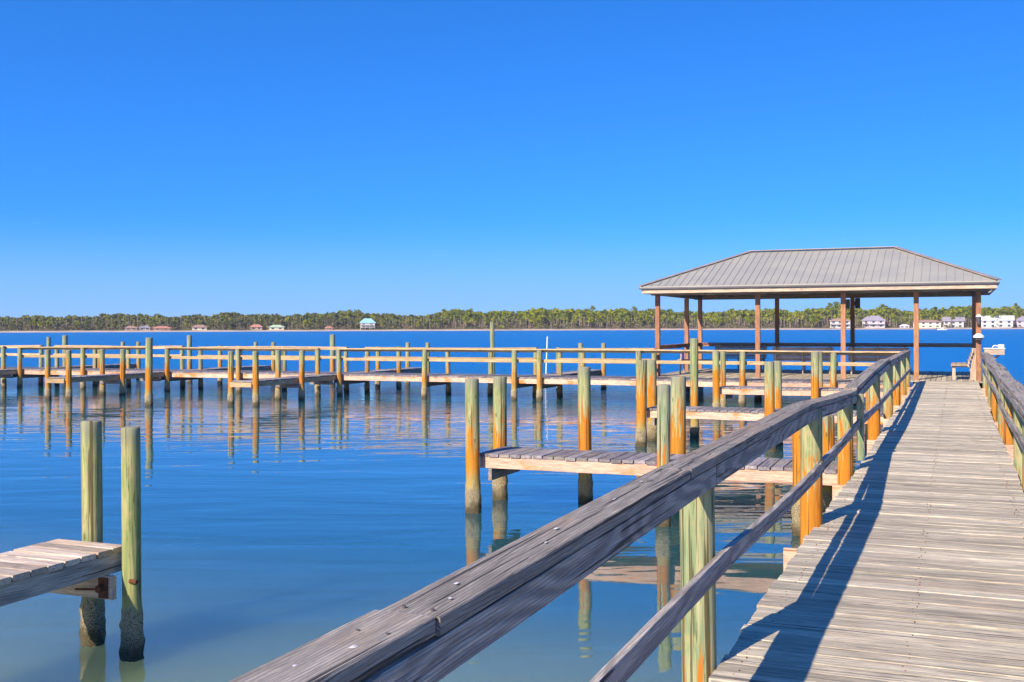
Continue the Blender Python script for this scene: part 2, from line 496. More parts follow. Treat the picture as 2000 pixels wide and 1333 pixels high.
# ------------------------------------------------------------------ water
def water_material():
    t = NT('bay_water')
    geo = t.n('ShaderNodeNewGeometry')
    P = geo.outputs['Position']
    sep = t.n('ShaderNodeSeparateXYZ'); t.l(P, sep.inputs[0])
    # open bay beyond the piers is ruffled by wind, the basin inside them is calm
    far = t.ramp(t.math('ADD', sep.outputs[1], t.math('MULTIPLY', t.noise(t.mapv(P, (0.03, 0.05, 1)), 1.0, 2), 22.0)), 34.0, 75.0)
    mid = t.ramp(t.math('ADD', sep.outputs[1], t.math('MULTIPLY', t.noise(t.mapv(P, (0.09, 0.22, 1)), 1.0, 2), 10.0)), 17.0, 27.0)
    rot = t.n('ShaderNodeMapping'); rot.inputs['Rotation'].default_value = (0, 0, -TH)
    t.l(P, rot.inputs['Vector'])
    V = rot.outputs[0]
    gentle = t.noise(t.mapv(V, (0.35, 1.1, 1)), 1.0, 3, 0.5, 0.3)
    rip = t.noise(t.mapv(V, (0.8, 2.3, 1)), 1.0, 1.5, 0.45, 0.5)
    tiny = t.noise(t.mapv(V, (5, 13, 1)), 1.0, 2, 0.5, 0.3)
    chop = t.noise(t.mapv(V, (0.55, 1.5, 1)), 1.0, 5, 0.62, 0.2)
    h = t.math('MULTIPLY', gentle, 0.020)
    patch = t.ramp(t.noise(t.mapv(V, (0.12, 0.30, 1), (3, 8, 0)), 1.0, 2), 0.42, 0.66)
    a_rip = t.math('ADD', 0.0007, t.math('MULTIPLY', mid, 0.0085))
    a_rip = t.math('MULTIPLY', a_rip, t.math('MULTIPLY_ADD', patch, 1.1, 0.45))
    h = t.math('ADD', h, t.math('MULTIPLY', rip, a_rip))
    h = t.math('ADD', h, t.math('MULTIPLY', tiny, 0.00022))
    h = t.math('ADD', h, t.math('MULTIPLY', chop, t.math('MULTIPLY', far, 0.85)))
    b = t.n('ShaderNodeBump'); b.inputs['Strength'].default_value = 1.0; b.inputs['Distance'].default_value = 1.0
    t.l(h, b.inputs['Height'])
    t.l(b.outputs[0], t.b.inputs['Normal'])
    murk = t.noise(t.mapv(P, (0.10, 0.16, 1)), 1.0, 3)
    # silty shallows by the land the boardwalk starts from, clearer and deeper farther out
    shallow = t.ramp(t.math('ADD', sep.outputs[1], t.math('MULTIPLY', murk, 5.0)), 5.0, 12.5, 1.0, 0.0)
    near = t.mix(shallow, (0.022, 0.095, 0.105), (0.26, 0.31, 0.125))
    col = t.mix(far, near, (0.004, 0.185, 0.50))  # open bay's reflected sky blue is put into the base colour
    t.l(col, t.b.inputs['Base Color'])
    t.l(t.ramp(far, 0.0, 1.0, 0.012, 0.38), t.b.inputs['Roughness'])
    t.l(t.ramp(far, 0.0, 1.0, t.ramp(shallow, 0.0, 1.0, 1.85, 1.55), 1.5), t.b.inputs['IOR'])
    t.l(t.ramp(far, 0.0, 1.0, 1.0, 0.42), t.b.inputs['Specular IOR Level'])
    # light wanders through the murky shallows, so shadows on the surface are soft
    t.b.subsurface_method = 'BURLEY'
    t.b.inputs['Subsurface Weight'].default_value = 1.0
    t.b.inputs['Subsurface Radius'].default_value = (1.0, 1.0, 1.0)
    t.b.inputs['Subsurface Scale'].default_value = 3.5
    return t.m
m = MB()
W_ = 9000
m.poly([(-W_, -W_, 0), (W_, -W_, 0), (W_, W_, 0), (-W_, W_, 0)], [(0, 1, 2, 3)])
water = m.build('water', water_material())
water['kind'] = 'structure'

# ------------------------------------------------------------------ boardwalk
XL, XR = -1.035, 0.60
YEND = 33.42
bw = thing('boardwalk', 'long bleached plank boardwalk with grey timber railings leading to the roofed pavilion', 'boardwalk', (0, 0, 0))
left_posts = [(-1.13, 1.3, .083, .80, .3, .7), (-1.13, 5.06, .083, .60, .9, .55), (-1.085, 8.98, .087, 1.16, 1.0, .3), (-1.13, 12.4, .085, 1.12, 1.0, .2),
              (-1.14, 17.1, .092, 1.20, 1.0, .3), (-1.15, 20.9, .085, .85, .6, .4), (-1.17, 24.3, .083, 1.10, 1.0, .5),
              (-1.19, 27.9, .083, .95, .8, .5), (-1.23, 31.4, .083, .95, .7, .3)]
right_posts = [(.70, Y, .082, tt, .9, .5) for Y, tt in ((1.3, .6), (5.0, .6), (8.6, .6), (12.0, .75), (13.6, .5), (16.6, 1.05), (19.8, .6), (23.2, 1.1), (26.6, .6), (29.8, .6), (32.4, .6))]
LR = [(-1.2, -1.01, .98), (2.0, -1.02, .98), (4.46, -1.03, .998), (8.5, -1.01, 1.008), (10.4, -1.035, .930), (13.3, -1.075, .835),
      (16.3, -1.08, .915), (19.8, -1.10, .962), (26.0, -1.13, .950), (31.95, -1.15, .915)]
def lr(Y):
    for a, b in zip(LR[:-1], LR[1:]):
        if Y <= b[0]:
            k = (Y - a[0]) / (b[0] - a[0])
            return a[1] + k*(b[1]-a[1]), a[2] + k*(b[2]-a[2])
    return LR[-1][1], LR[-1][2]
def rr(Y):
    k = max(0, min(1, (Y - 10) / 22))
    return 0.555 + 0.10 * k + 0.015 * math.sin(Y * 0.7), 0.855 + 0.012 * math.sin(Y * 0.9 + 1)

def cut(a, w, lo, hi):
    for p in left_posts:
        if abs(a - p[1]) < w/2 + p[2] + .004: lo = max(lo, p[0] + p[2] + 0.006)
    for p in right_posts:
        if abs(a - p[1]) < w/2 + p[2] + .004: hi = min(hi, p[0] - p[2] - 0.006)
    wv = 0.018 * math.sin(a * 0.55 + 0.4)
    return lo + wv, hi + wv * 0.6
m = MB()
planks(m, 'y', -1.5, YEND, XL, XR, DZ, pw=.138, gap=.0045, cut=cut, step=0.22, wob=0.003)
m.build('deck', M['deck'], bw)
for x in (-0.93, -0.22, 0.48):
    m = MB(); m.box(x - .02, x + .02, -1.5, YEND, DZ - .23, DZ - .042); m.build('stringer', M['beam'], bw)
for p in left_posts:
    m = MB(); yb = p[1] - .85; m.box(-1.18, .74, yb - .022, yb + .022, DZ - .27, DZ - .041, wob=.003, step=.3); m.build('cross_beam', M['fascia'], bw)
for p in left_posts:
    X, h = lr(p[1])
    make_pile('rail_post', p[0], p[1], DZ + h - .045, p[2], p[3], bw, p[4], p[5], lean=(rng.uniform(-.012, .012), rng.uniform(-.01, .01)))
for p in right_posts:
    X, h = rr(p[1])
    make_pile('rail_post', X + .125, p[1], DZ + h - .045, p[2], p[3], bw, p[4], p[5], lean=(rng.uniform(-.012, .012), 0))
X, h = lr(13.3)
make_pile('rail_post', -1.05, 13.42, DZ + h - .045, .040, .4, bw, 0, .6, z0=DZ - .001 + .004, square=True)

def rail_run(fn, y0, y1, side, w, names, mats, lift=0.0, dx=0.0, parent=bw, step=.12, wob=.0016):
    n = max(2, int((y1 - y0) / .5))
    ys = [y0 + (y1 - y0) * i / n for i in range(n + 1)]
    m = MB()
    m.sweep([(fn(y)[0] + side * w/2 + dx, y, DZ + fn(y)[1] - .021 + lift) for y in ys], w, .042, ch=.003, wob=wob, step=step)
    return m.build(names, mats, parent)
caps = [(-1.2, 2.055, .004, -.006), (2.065, 4.455, 0, 0), (4.465, 8.94, .001, .004), (8.95, 13.30, 0, 0), (13.32, 20.9, .032, -.004), (20.92, 27.9, 0, .003), (27.92, 31.98, .004, 0)]
for a, b, lf, dx in caps:
    rail_run(lr, a, b, -1, .150, 'cap_rail', M['cap'], lf, dx)
for a, b in ((-1.2, 5.0), (5.015, 8.74), (8.75, 13.36), (13.37, 20.9), (20.91, 31.9)):
    n = 12
    ys = [a + (b - a) * i / n for i in range(n + 1)]
    m = MB(); m.sweep([(lr(y)[0] - .006 - .019, y, DZ + lr(y)[1] - .050 - .046) for y in ys], .038, .092, ch=.002, wob=.0016, step=.12)
    m.build('side_board', M['side'], bw)
for a, b, z0, z1 in ((-1.2, 5.2, .485, .490), (5.21, 8.8, .49, .46), (8.81, 13.4, .47, .44), (13.41, 20.9, .43, .41), (20.91, 31.6, .41, .42)):
    n = 10
    ys = [a + (b - a) * i / n for i in range(n + 1)]
    m = MB()
    m.sweep([(lr(y)[0] + .008, y, DZ + z0 + (z1 - z0) * (y - a) / (b - a) - .012 * math.sin(math.pi * (y - a) / (b - a))) for y in ys], .036, .088, ch=.002, wob=.002, step=.12)
    m.build('mid_rail', M['side'], bw)
for a, b, dx in ((-1.2, 5.0, 0), (5.01, 12.0, .02), (12.01, 15.9, .012), (15.91, 21.0, 0), (21.01, 27.0, .0), (27.01, 32.9, 0)):
    rail_run(rr, a, b, 1, .19, 'cap_rail', M['cap'], 0, dx, step=.2)
    n = 10
    ys = [a + (b - a) * i / n for i in range(n + 1)]
    m = MB(); m.sweep([(rr(y)[0] + .02, y, DZ + rr(y)[1] - .044 - .046) for y in ys], .038, .09, ch=.004, wob=.003, step=.3); m.build('side_board', M['side'], bw)
    m = MB(); m.sweep([(rr(y)[0] + .02, y, DZ + .47) for y in ys], .036, .088, ch=.004, wob=.003, step=.3); m.build('mid_rail', M['side'], bw)

# nail heads and droppings on the near rail cap: small marks that belong to the rail
def splat(m, x, y, z, rx, ry, hgt=.002, seg=12):
    ph = rng.random() * 9
    vs = [(x, y, z + hgt)]
    for j in range(seg):
        an = 2*math.pi*j/seg
        k = 1 + .35 * mnoise.noise(Vector((math.cos(an)*1.5, math.sin(an)*1.5, ph)))
        vs.append((x + math.cos(an)*rx*k, y + math.sin(an)*ry*k, z))
    m.poly(vs, [(0, 1 + j, 1 + (j+1) % seg) for j in range(seg)])
for (u, Y, rx, ry) in ((.045, 1.66, .005, .006), (.085, 1.80, .008, .012), (.055, 2.33, .005, .012), (.05, 3.05, .006, .02), (.10, 2.2, .004, .008),
                       (.06, 3.62, .004, .014), (.04, 4.05, .006, .012), (.09, 2.85, .004, .012)):
    X, h = lr(Y)
    m = MB()
    splat(m, X - .14 + u, Y, DZ + h + .0045, rx, ry)
    m.build('bird_dropping', M['dropping'], bw)
for Y in (1.90, 2.10, 4.36, 4.56, 5.0, 8.86, 9.03):
    for u in (.035, .105):
        X, h = lr(Y)
        m = MB(); m.tube((X - u, Y, DZ + h - .004), (X - u, Y, DZ + h + .0060), .0045, seg=10); m.build('nail_head', M['nail'], bw)
m = MB()
yy = -1.5
while yy < 30:
    for x in (-0.93, -.22, .48):
        for d in (-.035, .035):
            xx = x + rng.uniform(-.022, .022)
            if rng.random() < .75: m.tube((xx, yy + .069 + d, DZ - .01), (xx, yy + .069 + d, DZ + .0038), .0038, seg=6)
    yy += .138
m.build('deck_nails', M['rust'], bw)['kind'] = 'stuff'

# ------------------------------------------------------------------ finger docks beside the boardwalk
def finger(label, x0, x1, y0, y1, along, z, piles, deckmat='dock', beammat='fascia', name='finger_dock', group='finger docks in the marina', cross=(), cross_ext=.12, endbeam=None):
    d = thing(name, label, 'dock', ((x0+x1)/2, (y0+y1)/2, 0), group)
    m = MB()
    if along == 'x':
        planks(m, 'x', x0, x1, y0, y1, z, jag=.01)
    else:
        planks(m, 'y', y0, y1, x0, x1, z, jag=.01)
    m.build('deck', M[deckmat], d)
    zb = z - .040
    if along == 'x':
        for y in (y0 + .035, y1 - .035):
            m = MB(); m.box(x0 + .03, x1, y - .02, y + .02, zb - .142, zb, wob=.004, step=.4); m.build('side_beam', M[beammat], d)
    else:
        for x in (x0 + .035, x1 - .035):
            m = MB(); m.box(x - .02, x + .02, y0 + .03, y1, zb - .142, zb, wob=.004, step=.4); m.build('side_beam', M[beammat], d)
        m = MB(); ye = endbeam if endbeam is not None else y0 + .006
        m.box(x0 - .02, x1 + .02, ye - .02, ye + .018, zb - .145, zb - .002, wob=.003, step=.3); m.build('end_beam', M[beammat], d)
    for c in cross:
        m = MB()
        if along == 'x':
            m.box(c - .022, c + .022, y0 - .02, y1 + cross_ext, zb - .145 - .145, zb - .146, wob=.003, step=.3)
        else:
            m.box(x0 - cross_ext, x1 + cross_ext, c - .022, c + .022, zb - .145 - .145, zb - .146, wob=.003, step=.3)
        m.build('cross_beam', M['beam'], d)
    for (x, y, zt, r, t, amt, tone) in piles:
        make_pile('piling', x, y, zt, r, t, d, amt, tone, lean=(rng.uniform(-.012, .012), rng.uniform(-.01, .01)))
    return d
finger('nearest grey plank dock left of the boardwalk, two tall orange stained pilings at its end', -5.60, -1.2, 12.42, 13.25, 'x', DZ,
       [(-5.62, 12.32, 1.68, .088, 1.02, 1, .2), (-5.70, 13.38, 1.66, .092, .95, 1, .3), (-4.52, 13.47, 1.80, .086, 1.18, 1, .25),
        (-3.17, 12.33, 1.65, .077, .86, 1, .8), (-3.28, 13.50, 1.69, .097, 1.28, 1, .5), (-1.42, 13.40, 1.25, .08, 1.0, 1, .2), (-1.62, 12.32, 1.22, .07, 1.6, 1, .2)], cross=(-5.42, -3.2, -1.5))
finger('middle grey plank dock left of the boardwalk, behind the nearest one', -5.62, -1.2, 20.45, 21.3, 'x', DZ,
       [(-5.66, 20.33, 1.68, .098, 1.25, 1, .1), (-5.75, 21.45, 1.65, .10, 1.12, 1, .3), (-3.2, 20.33, 1.67, .094, 1.2, 1, .4), (-3.22, 21.45, 1.65, .08, .95, 1, .5),
        (-1.5, 21.4, 1.2, .08, 1.0, 1, .2)], cross=(-5.45, -3.2))
finger('farthest grey plank dock left of the boardwalk, just before the pavilion', -5.77, -1.2, 28.2, 29.05, 'x', DZ,
       [(-5.80, 28.1, 1.69, .092, 1.25, 1, .2), (-5.84, 29.2, 1.66, .075, 1.1, 1, .2), (-3.29, 28.1, 1.68, .10, 1.2, 1, .4), (-3.3, 29.2, 1.66, .08, .9, .8, .8),
        (-1.5, 28.1, 1.2, .08, 1.2, 1, .2)], cross=(-5.6, -3.3))

# near dock at the lower left of the view, its end pointing away
nz = .78
nd = thing('finger_dock', 'near dock end with sunlit pinkish planks and two green pilings, at the lower left', 'dock', (-5.8, 3, 0), 'finger docks in the marina')
m = MB(); planks(m, 'y', -3.0, 6.06, -6.10, -5.47, nz, jag=.008, wob=.003, step=.2); m.build('deck', M['dock_warm'], nd)
for x in (-6.05, -5.50):
    m = MB(); m.box(x - .02, x + .02, -3.0, 6.03, nz - .041 - .135, nz - .041, wob=.005, step=.3); m.build('side_beam', M['side'], nd)
m = MB(); m.box(-6.16, -5.42, 5.84, 5.885, nz - .34, nz - .178, wob=.004, step=.2); m.build('cross_beam', M['bench'], nd)  # paler wood than other cross beams, standing in for sunlight on it
m = MB(); m.tube((-5.50, 5.79, nz - .26), (-5.50, 5.83, nz - .26), .026, seg=10); m.box(-5.53, -5.45, 5.825, 5.842, nz - .33, nz - .19); m.tube((-5.68, 5.77, nz - .27), (-5.50, 5.81, nz - .265), .008, seg=8); m.build('bolt_plate', M['rust'], nd)
m = MB(); m.tube((-5.34, 5.93, nz - .22), (-5.28, 5.93, nz - .22), .016, seg=8); m.build('bolt', M['rust'], nd)
make_pile('piling', -5.90, 6.16, 1.645, .073, .3, nd, 0.0, .15, lean=(-.006, .0))
make_pile('piling', -5.375, 5.985, 1.63, .065, .3, nd, 0.0, .05, lean=(-.006, 0))

# ------------------------------------------------------------------ cross pier with its railings
PY0, PY1 = 31.7, 33.38
pier = thing('pier', 'long railed pier on timber pilings crossing the view to the left of the pavilion', 'pier', (-20, 32.5, 0))
m = MB(); planks(m, 'x', -48, -1.3, PY0, PY1, DZ, step=.8, jag=.008); m.build('deck', M['dock'], pier)
for x0, x1 in ((-48, -34.2), (-34.2, -27.1), (-27.1, -19.8), (-19.8, -12.6), (-12.6, -5.7), (-5.7, -1.3)):
    m = MB(); m.box(x0 + .004, x1, PY0 + .015, PY0 + .055, DZ - .20, DZ - .041, wob=.006, step=.8); m.build('side_beam', M['fascia'], pier)
    m = MB(); m.box(x0 + .004, x1, PY1 - .055, PY1 - .015, DZ - .20, DZ - .041, wob=.004, step=.8); m.build('side_beam', M['beam'], pier)
FX = [-33.9, -26.7, -19.4, -12.1]
front = [-41.1, -37.4, -30.7, -23.55, -16.15, -8.87, -5.76, -3.2] + FX + [x - .86 for x in FX]
back = [-41.1, -37.4, -31.9, -30.2, -24.9, -22.9, -16.2, -14.6, -8.9] + FX + [x - .86 for x in FX]
hj = {}
for x in sorted(front):
    hj[('f', x)] = .895 + rng.uniform(-.022, .022)
    make_pile('rail_post', x, PY0 - .10, DZ + hj[('f', x)] - .045, .088, rng.uniform(.85, 1.15), pier, rng.uniform(.75, 1), rng.uniform(0, .5), lean=(rng.uniform(-.02, .02), 0))
for x in sorted(back):
    hj[('b', x)] = .895 + rng.uniform(-.022, .022)
    make_pile('rail_post', x, PY1 + .10, DZ + hj[('b', x)] - .045, .082, rng.uniform(.6, 1.0), pier, rng.uniform(.3, .9), rng.uniform(.3, 1), lean=(rng.uniform(-.02, .02), 0))
for x in front:
    m = MB(); m.box(x - .022, x + .022, PY0 - .05, PY1 + .18, DZ - .36, DZ - .202); m.build('cross_beam', M['beam'], pier)
def pier_rail(row, y, posts, a, b, end_a=0, end_b=0):
    xs = sorted(x for x in posts if a - .01 <= x <= b + .01)
    pts = [(xs[0] - .06 - end_a, y, DZ + hj[(row, xs[0])])] + [(x, y, DZ + hj[(row, x)]) for x in xs] + [(xs[-1] + .06 + end_b, y, DZ + hj[(row, xs[-1])])]
    m = MB(); m.sweep([(p[0], p[1], p[2] - .019) for p in pts], .15, .04, ch=.005, wob=.008, step=.6); m.build('cap_rail', M['rail_far'], pier)
    sg = 1 if row == 'f' else -1
    m = MB(); m.sweep([(p[0], y + sg * .107, DZ + .52 + .3 * (p[2] - DZ - .9)) for p in pts], .036, .10, ch=.004, wob=.008, step=.6); m.build('mid_rail', M['rail_far'], pier)
    m = MB(); m.sweep([(p[0], y + sg * .107, p[2] - .041 - .035) for p in pts], .036, .068, ch=.004, wob=.005, step=.6); m.build('side_board', M['rail_far'], pier)
yf, yb = PY0 - .10, PY1 + .10
for a, b in ((-41.1, -34.76), (-33.9, -27.56), (-26.7, -20.26)):
    pier_rail('f', yf, front, a, b)
pier_rail('f', yf, front, -19.4, -3.2, 0, 1.92)
for a, b in ((-41.1, -34.76), (-33.9, -27.56), (-26.7, -20.26), (-19.4, -12.96), (-12.1, -8.9)):
    pier_rail('b', yb, back, a, b)

names_f = {-33.9: 'leftmost finger dock reaching toward the camera from the railed pier', -26.7: 'orange stained finger dock in front of the pier, second from the left edge', -19.4: 'middle finger dock in front of the pier, orange pilings at its end'}
for fx in FX[:3]:
    x0, x1 = fx - .80, fx - .06
    pl = [(fx - .88, 26.85, 1.62, .088, 1.1, 1, .2), (fx + .02, 26.85, 1.62, .090, 1.15, 1, .1),
          (fx - .88, 29.3, 1.60, .088, 1.0, 1, .3), (fx + .02, 29.3, 1.60, .090, 1.05, 1, .1)]
    finger(names_f[fx], x0, x1, 26.8, PY0 - .02, 'y', DZ, pl, beammat='rail_far', cross=(29.2, 31.2), cross_ext=.1, endbeam=26.72)
names_b = {-33.9: 'leftmost finger dock running out behind the railed pier toward the open bay', -26.7: 'second finger dock from the left behind the railed pier', -19.4: 'third finger dock behind the pier, beside the tall green piling', -12.1: 'finger dock behind the pier, nearest to the pavilion'}
for fx in FX:
    x0, x1 = fx - .80, fx - .06
    pl = [(fx - .88, 38.2, 1.72, .088, .9, .6, .7), (fx + .02, 38.2, 1.72, .088, .9, .6, .4),
          (fx - .88, 35.8, 1.60, .085, 1.0, .8, .4), (fx + .02, 35.8, 1.60, .085, 1.05, .8, .3)]
    finger(names_b[fx], x0, x1, PY1 + .02, 38.2, 'y', DZ, pl, beammat='beam', cross=(35.7, 38.0), endbeam=38.22)

# ------------------------------------------------------------------ free standing pilings
def at(px, z, Z=0.0):
    lat = (px - 1000) / 2100 * z
    return Vector((lat * CT - z * ST, lat * ST + z * CT, Z))
free = [('tall thick piling standing before the pier, orange below and green above', (-22.4, 25.7), 2.04, .107, 1.15, 1, .3),
        ('tall green piling behind the middle dock, left of the boardwalk', (-5.02, 22.1), 2.08, .083, 1.0, 1, .2),
        ('thin piling behind the pier, leftmost in the bay', tuple(at(95, 47)[:2]), 1.95, .09, .8, .5, .9),
        ('second piling from the left in the bay behind the pier', tuple(at(127, 46)[:2]), 2.03, .11, .8, .4, .8),
        ('piling in the bay behind the pier, right of the tall thick one', tuple(at(370, 45)[:2]), 2.02, .10, .9, .7, .8),
        ('piling rising behind the middle of the pier rail with a pale green top', tuple(at(649, 42)[:2]), 2.06, .10, 1.0, .8, .7),
        ('tallest slim green piling behind the pier, its top above the far shore', tuple(at(962, 41)[:2]), 2.53, .085, .6, .3, .4),
        ]
for lab, (x, y), zt, r, tt, amt, tone in free:
    o = make_pile('piling', 0, 0, zt, r, tt, None, amt, tone, lean=(rng.uniform(-.01, .01), 0))
    o.location = (x, y, 0)
    tag(o, lab, 'piling', 'free standing pilings')
m = MB(); m.tube((0, 0, -1), (.13, 0, 1.95), .03, .026, seg=10)
o = m.build('marker_pole', M['white'], smooth=False); o.location = at(1063, 42); tag(o, 'thin leaning white marker pole in the bay behind the pier', 'pole')

# ------------------------------------------------------------------ pavilion
pav = thing('pavilion', 'open timber pavilion with hipped ribbed metal roof at the end of the boardwalk', 'pavilion', (-4.2, 37, 0))
PX0, PX1, PFY, PBY = -9.15, .78, 33.43, 40.5
m = MB(); planks(m, 'x', PX0, PX1, PFY, PBY, DZ, step=.9, jag=.004); m.build('deck', M['deck'], pav)
m = MB(); m.box(PX0, PX1, PBY - .06, PBY - .02, DZ - .25, DZ - .041); m.box(PX0, PX0 + .04, PFY + .03, PBY - .07, DZ - .25, DZ - .041); m.box(PX1 - .04, PX1, PFY + .03, PBY - .07, DZ - .25, DZ - .041)
m.build('side_beam', M['beam'], pav)
BZ = 3.33    # underside of the eave beams
posts = [(-8.9, 33.95), (-5.7, 33.95), (-3.14, 33.95), (-1.07, 33.95), (.62, 33.95), (-8.9, 38.0), (-8.9, 40.2), (-6.05, 40.2), (-3.4, 40.2), (.60, 40.2)]
for x, y in posts:
    m = MB(); m.box(x - .07, x + .07, y - .07, y + .07, DZ + .004 - .001, BZ - .002, wob=.003, step=.5); o = m.build('post', M['brown'], pav)
for x, y in posts:
    make_pile('piling', x, y + .0, DZ - .045, .10, .9, pav, 1, .3)
for y in (33.95, 40.2):
    m = MB(); m.box(PX0 + .05, .80, y - .045, y + .045, BZ, BZ + .24); m.build('eave_beam', M['beam'], pav)
for x in (-8.9, .62):
    m = MB(); m.box(x - .045, x + .045, 33.997, 40.153, BZ + .001, BZ + .239); m.build('eave_beam', M['beam'], pav)
# railing of the bay sides
def prail(pts, posts_=()):
    m = MB(); m.sweep([(a, b, DZ + .97) for a, b in pts], .14, .04); m.sweep([(a, b, DZ + .90) for a, b in pts], .038, .09); m.build('cap_rail', M['brown'], pav)
prail([(-8.82, 40.2), (.53, 40.2)])
prail([(-8.9, 34.03), (-8.9, 37.92)]); prail([(-8.9, 38.08), (-8.9, 40.12)])
# roof
RX0, RX1, RY0, RY1 = -9.30, 1.14, 33.25, 40.75
EZ, RZ = 3.60, 4.86
A, B = Vector((-6.45, 37.0, RZ)), Vector((-1.80, 37.0, RZ))
c0, c1, c2, c3 = Vector((RX0, RY0, EZ)), Vector((RX1, RY0, EZ)), Vector((RX1, RY1, EZ)), Vector((RX0, RY1, EZ))
def lift(v, d): return (v[0], v[1], v[2] + d)
m = MB()
vs = [c0, c1, c2, c3, A, B]
top = [lift(v, 0) for v in vs]; bot = [lift(v, -.035) for v in vs]
fs = [(0, 1, 5, 4), (1, 2, 5), (2, 3, 4, 5), (3, 0, 4)]
fb = [tuple(i + 6 for i in reversed(f)) for f in fs]
ed = [(0, 6, 7, 1), (1, 7, 8, 2), (2, 8, 9, 3), (3, 9, 6, 0)]
m.poly(top + bot, fs + fb + ed)
# ribs down each slope
def rib(p, q):
    m.sweep([p, q], .030, .012, ch=.004)
def plane_z(pt, quad):
    n = (quad[1] - quad[0]).cross(quad[2] - quad[0]).normalized()
    return quad[0].z - (n.x*(pt[0]-quad[0].x) + n.y*(pt[1]-quad[0].y)) / n.z
sp = .229
for (y_e, quad, hipL, hipR) in ((RY0, (c0, c1, B), A, B), (RY1, (c3, c2, B), A, B)):
    x = RX0 + .12
    while x < RX1 - .1:
        if x < A.x: yt = y_e + (A.y - y_e) * (x - RX0) / (A.x - RX0)
        elif x > B.x: yt = y_e + (B.y - y_e) * (RX1 - x) / (RX1 - B.x)
        else: yt = A.y
        if abs(yt - y_e) > .1:
            rib((x, y_e, plane_z((x, y_e), quad) + .012), (x, yt, plane_z((x, yt), quad) + .012))
        x += sp
for (x_e, quad, ap) in ((RX0, (c3, c0, A), A), (RX1, (c1, c2, B), B)):
    y = RY0 + .12
    while y < RY1 - .1:
        k = 1 - abs(y - 37.0) / (37.0 - RY0)
        xt = x_e + (ap.x - x_e) * k
        rib((x_e, y, plane_z((x_e, y), quad) + .012), (xt, y, plane_z((xt, y), quad) + .012))
        y += sp
roof = m.build('roof', M['roof'], pav)
def sub(o_parent, m, name, mat):
    o = m.build(name, mat, o_parent); return o
roof['_base'] = pav['_base']
m = MB()
m.sweep([lift(A, .03), lift(B, .03)], .30, .03, ch=.01)
for c, a in ((c0, A), (c3, A), (c1, B), (c2, B)):
    m.sweep([lift(c, .028), lift(a, .032)], .20, .025, ch=.008)
sub(roof, m, 'ridge_cap', M['roof_trim'])
m = MB()
for a, b in ((c0, c1), (c1, c2), (c2, c3), (c3, c0)):
    d = (b - a).normalized()
    m.sweep([lift(a - d*.02, -.062), lift(b + d*.02, -.062)], .05, .05)
sub(roof, m, 'drip_edge', M['drip'])
m = MB()
ins = .06
q = [(RX0+ins, RY0+ins), (RX1-ins, RY0+ins), (RX1-ins, RY1-ins), (RX0+ins, RY1-ins)]
for i in range(4):
    a, b = q[i], q[(i+1) % 4]
    m.sweep([(a[0], a[1], EZ - .155), (b[0], b[1], EZ - .155)], .036, .13)
sub(roof, m, 'fascia', M['bench'])
m = MB()
m.poly([(RX0+.09, RY0+.09, EZ-.20), (RX1-.09, RY0+.09, EZ-.20), (RX1-.09, RY1-.09, EZ-.20), (RX0+.09, RY1-.09, EZ-.20),
        (RX0+.09, RY0+.09, EZ-.185), (RX1-.09, RY0+.09, EZ-.185), (RX1-.09, RY1-.09, EZ-.185), (RX0+.09, RY1-.09, EZ-.185)],
       [(3, 2, 1, 0), (4, 5, 6, 7), (0, 1, 5, 4), (1, 2, 6, 5), (2, 3, 7, 6), (3, 0, 4, 7)])
# leave the middle open: rafters carry the roof, the soffit only rings the eaves
m = MB()
for (x0, x1, y0, y1) in ((RX0+.09, RX1-.09, RY0+.09, 33.90), (RX0+.09, RX1-.09, 40.25, RY1-.09), (RX0+.09, -8.95, 33.905, 40.245), (.67, RX1-.09, 33.905, 40.245)):
    m.box(x0, x1, y0, y1, EZ - .165, EZ - .145)
sub(roof, m, 'soffit', M['beam'])
m = MB()
for i in range(9):
    x = -8.3 + i * 1.05
    yt = 37.0
    for y_e in (RY0 + .25, RY1 - .25):
        zt = RZ - .12
        if A.x <= x <= B.x: m.sweep([(x, y_e, EZ - .05), (x, yt, zt)], .04, .12)
m.sweep([(A.x, 37, RZ - .2), (B.x, 37, RZ - .2)], .05, .18)
sub(roof, m, 'rafters', M['beam'])
m = MB(); m.tube((.95, RY0 + .1, EZ - .30), (.95, RY0 + .1, EZ - .17), .035, seg=8); m.tube((.87, RY0 + .1, EZ - .34), (.95, RY0 + .1, EZ - .30), .03, seg=8)
sub(roof, m, 'downspout', M['drip'])

# loudspeaker and lamp, capped piling, shelf
sp_ = thing('loudspeaker', 'black box hung high on a rear pavilion post', 'speaker', (-3.4, 40.1, 2.9))
m = MB(); m.box(-3.30, -3.13, 39.98, 40.14, 2.95, 3.32, ch=.02); m.build('cabinet', M['black'], sp_)
m = MB(); m.box(-3.32, -3.30, 40.03, 40.09, 3.05, 3.2); m.build('bracket', M['drip'], sp_)
m = MB(); m.box(-3.62, -3.48, 40.0, 40.14, 2.95, 3.28, ch=.02); m.build('cabinet', M['drip'], sp_)
lp = thing('wall_lamp', 'white topped lantern on the right front pavilion post', 'lamp', (.62, 33.86, 2.3))
m = MB(); m.tube((.62, 33.80, 2.58), (.62, 33.80, 2.66), .085, .03, seg=14); m.build('hood', M['white'], lp)
m = MB(); m.tube((.62, 33.80, 2.36), (.62, 33.80, 2.578), .05, .07, seg=12); m.build('lens', M['drip'], lp)
m = MB(); m.box(.60, .64, 33.84, 33.876, 2.44, 2.5); m.build('arm', M['drip'], lp)
dl = thing('wall_lamp', 'round white hooded lamp lower on the right front pavilion post, level with the rail end', 'lamp', (.62, 33.80, 2.0))
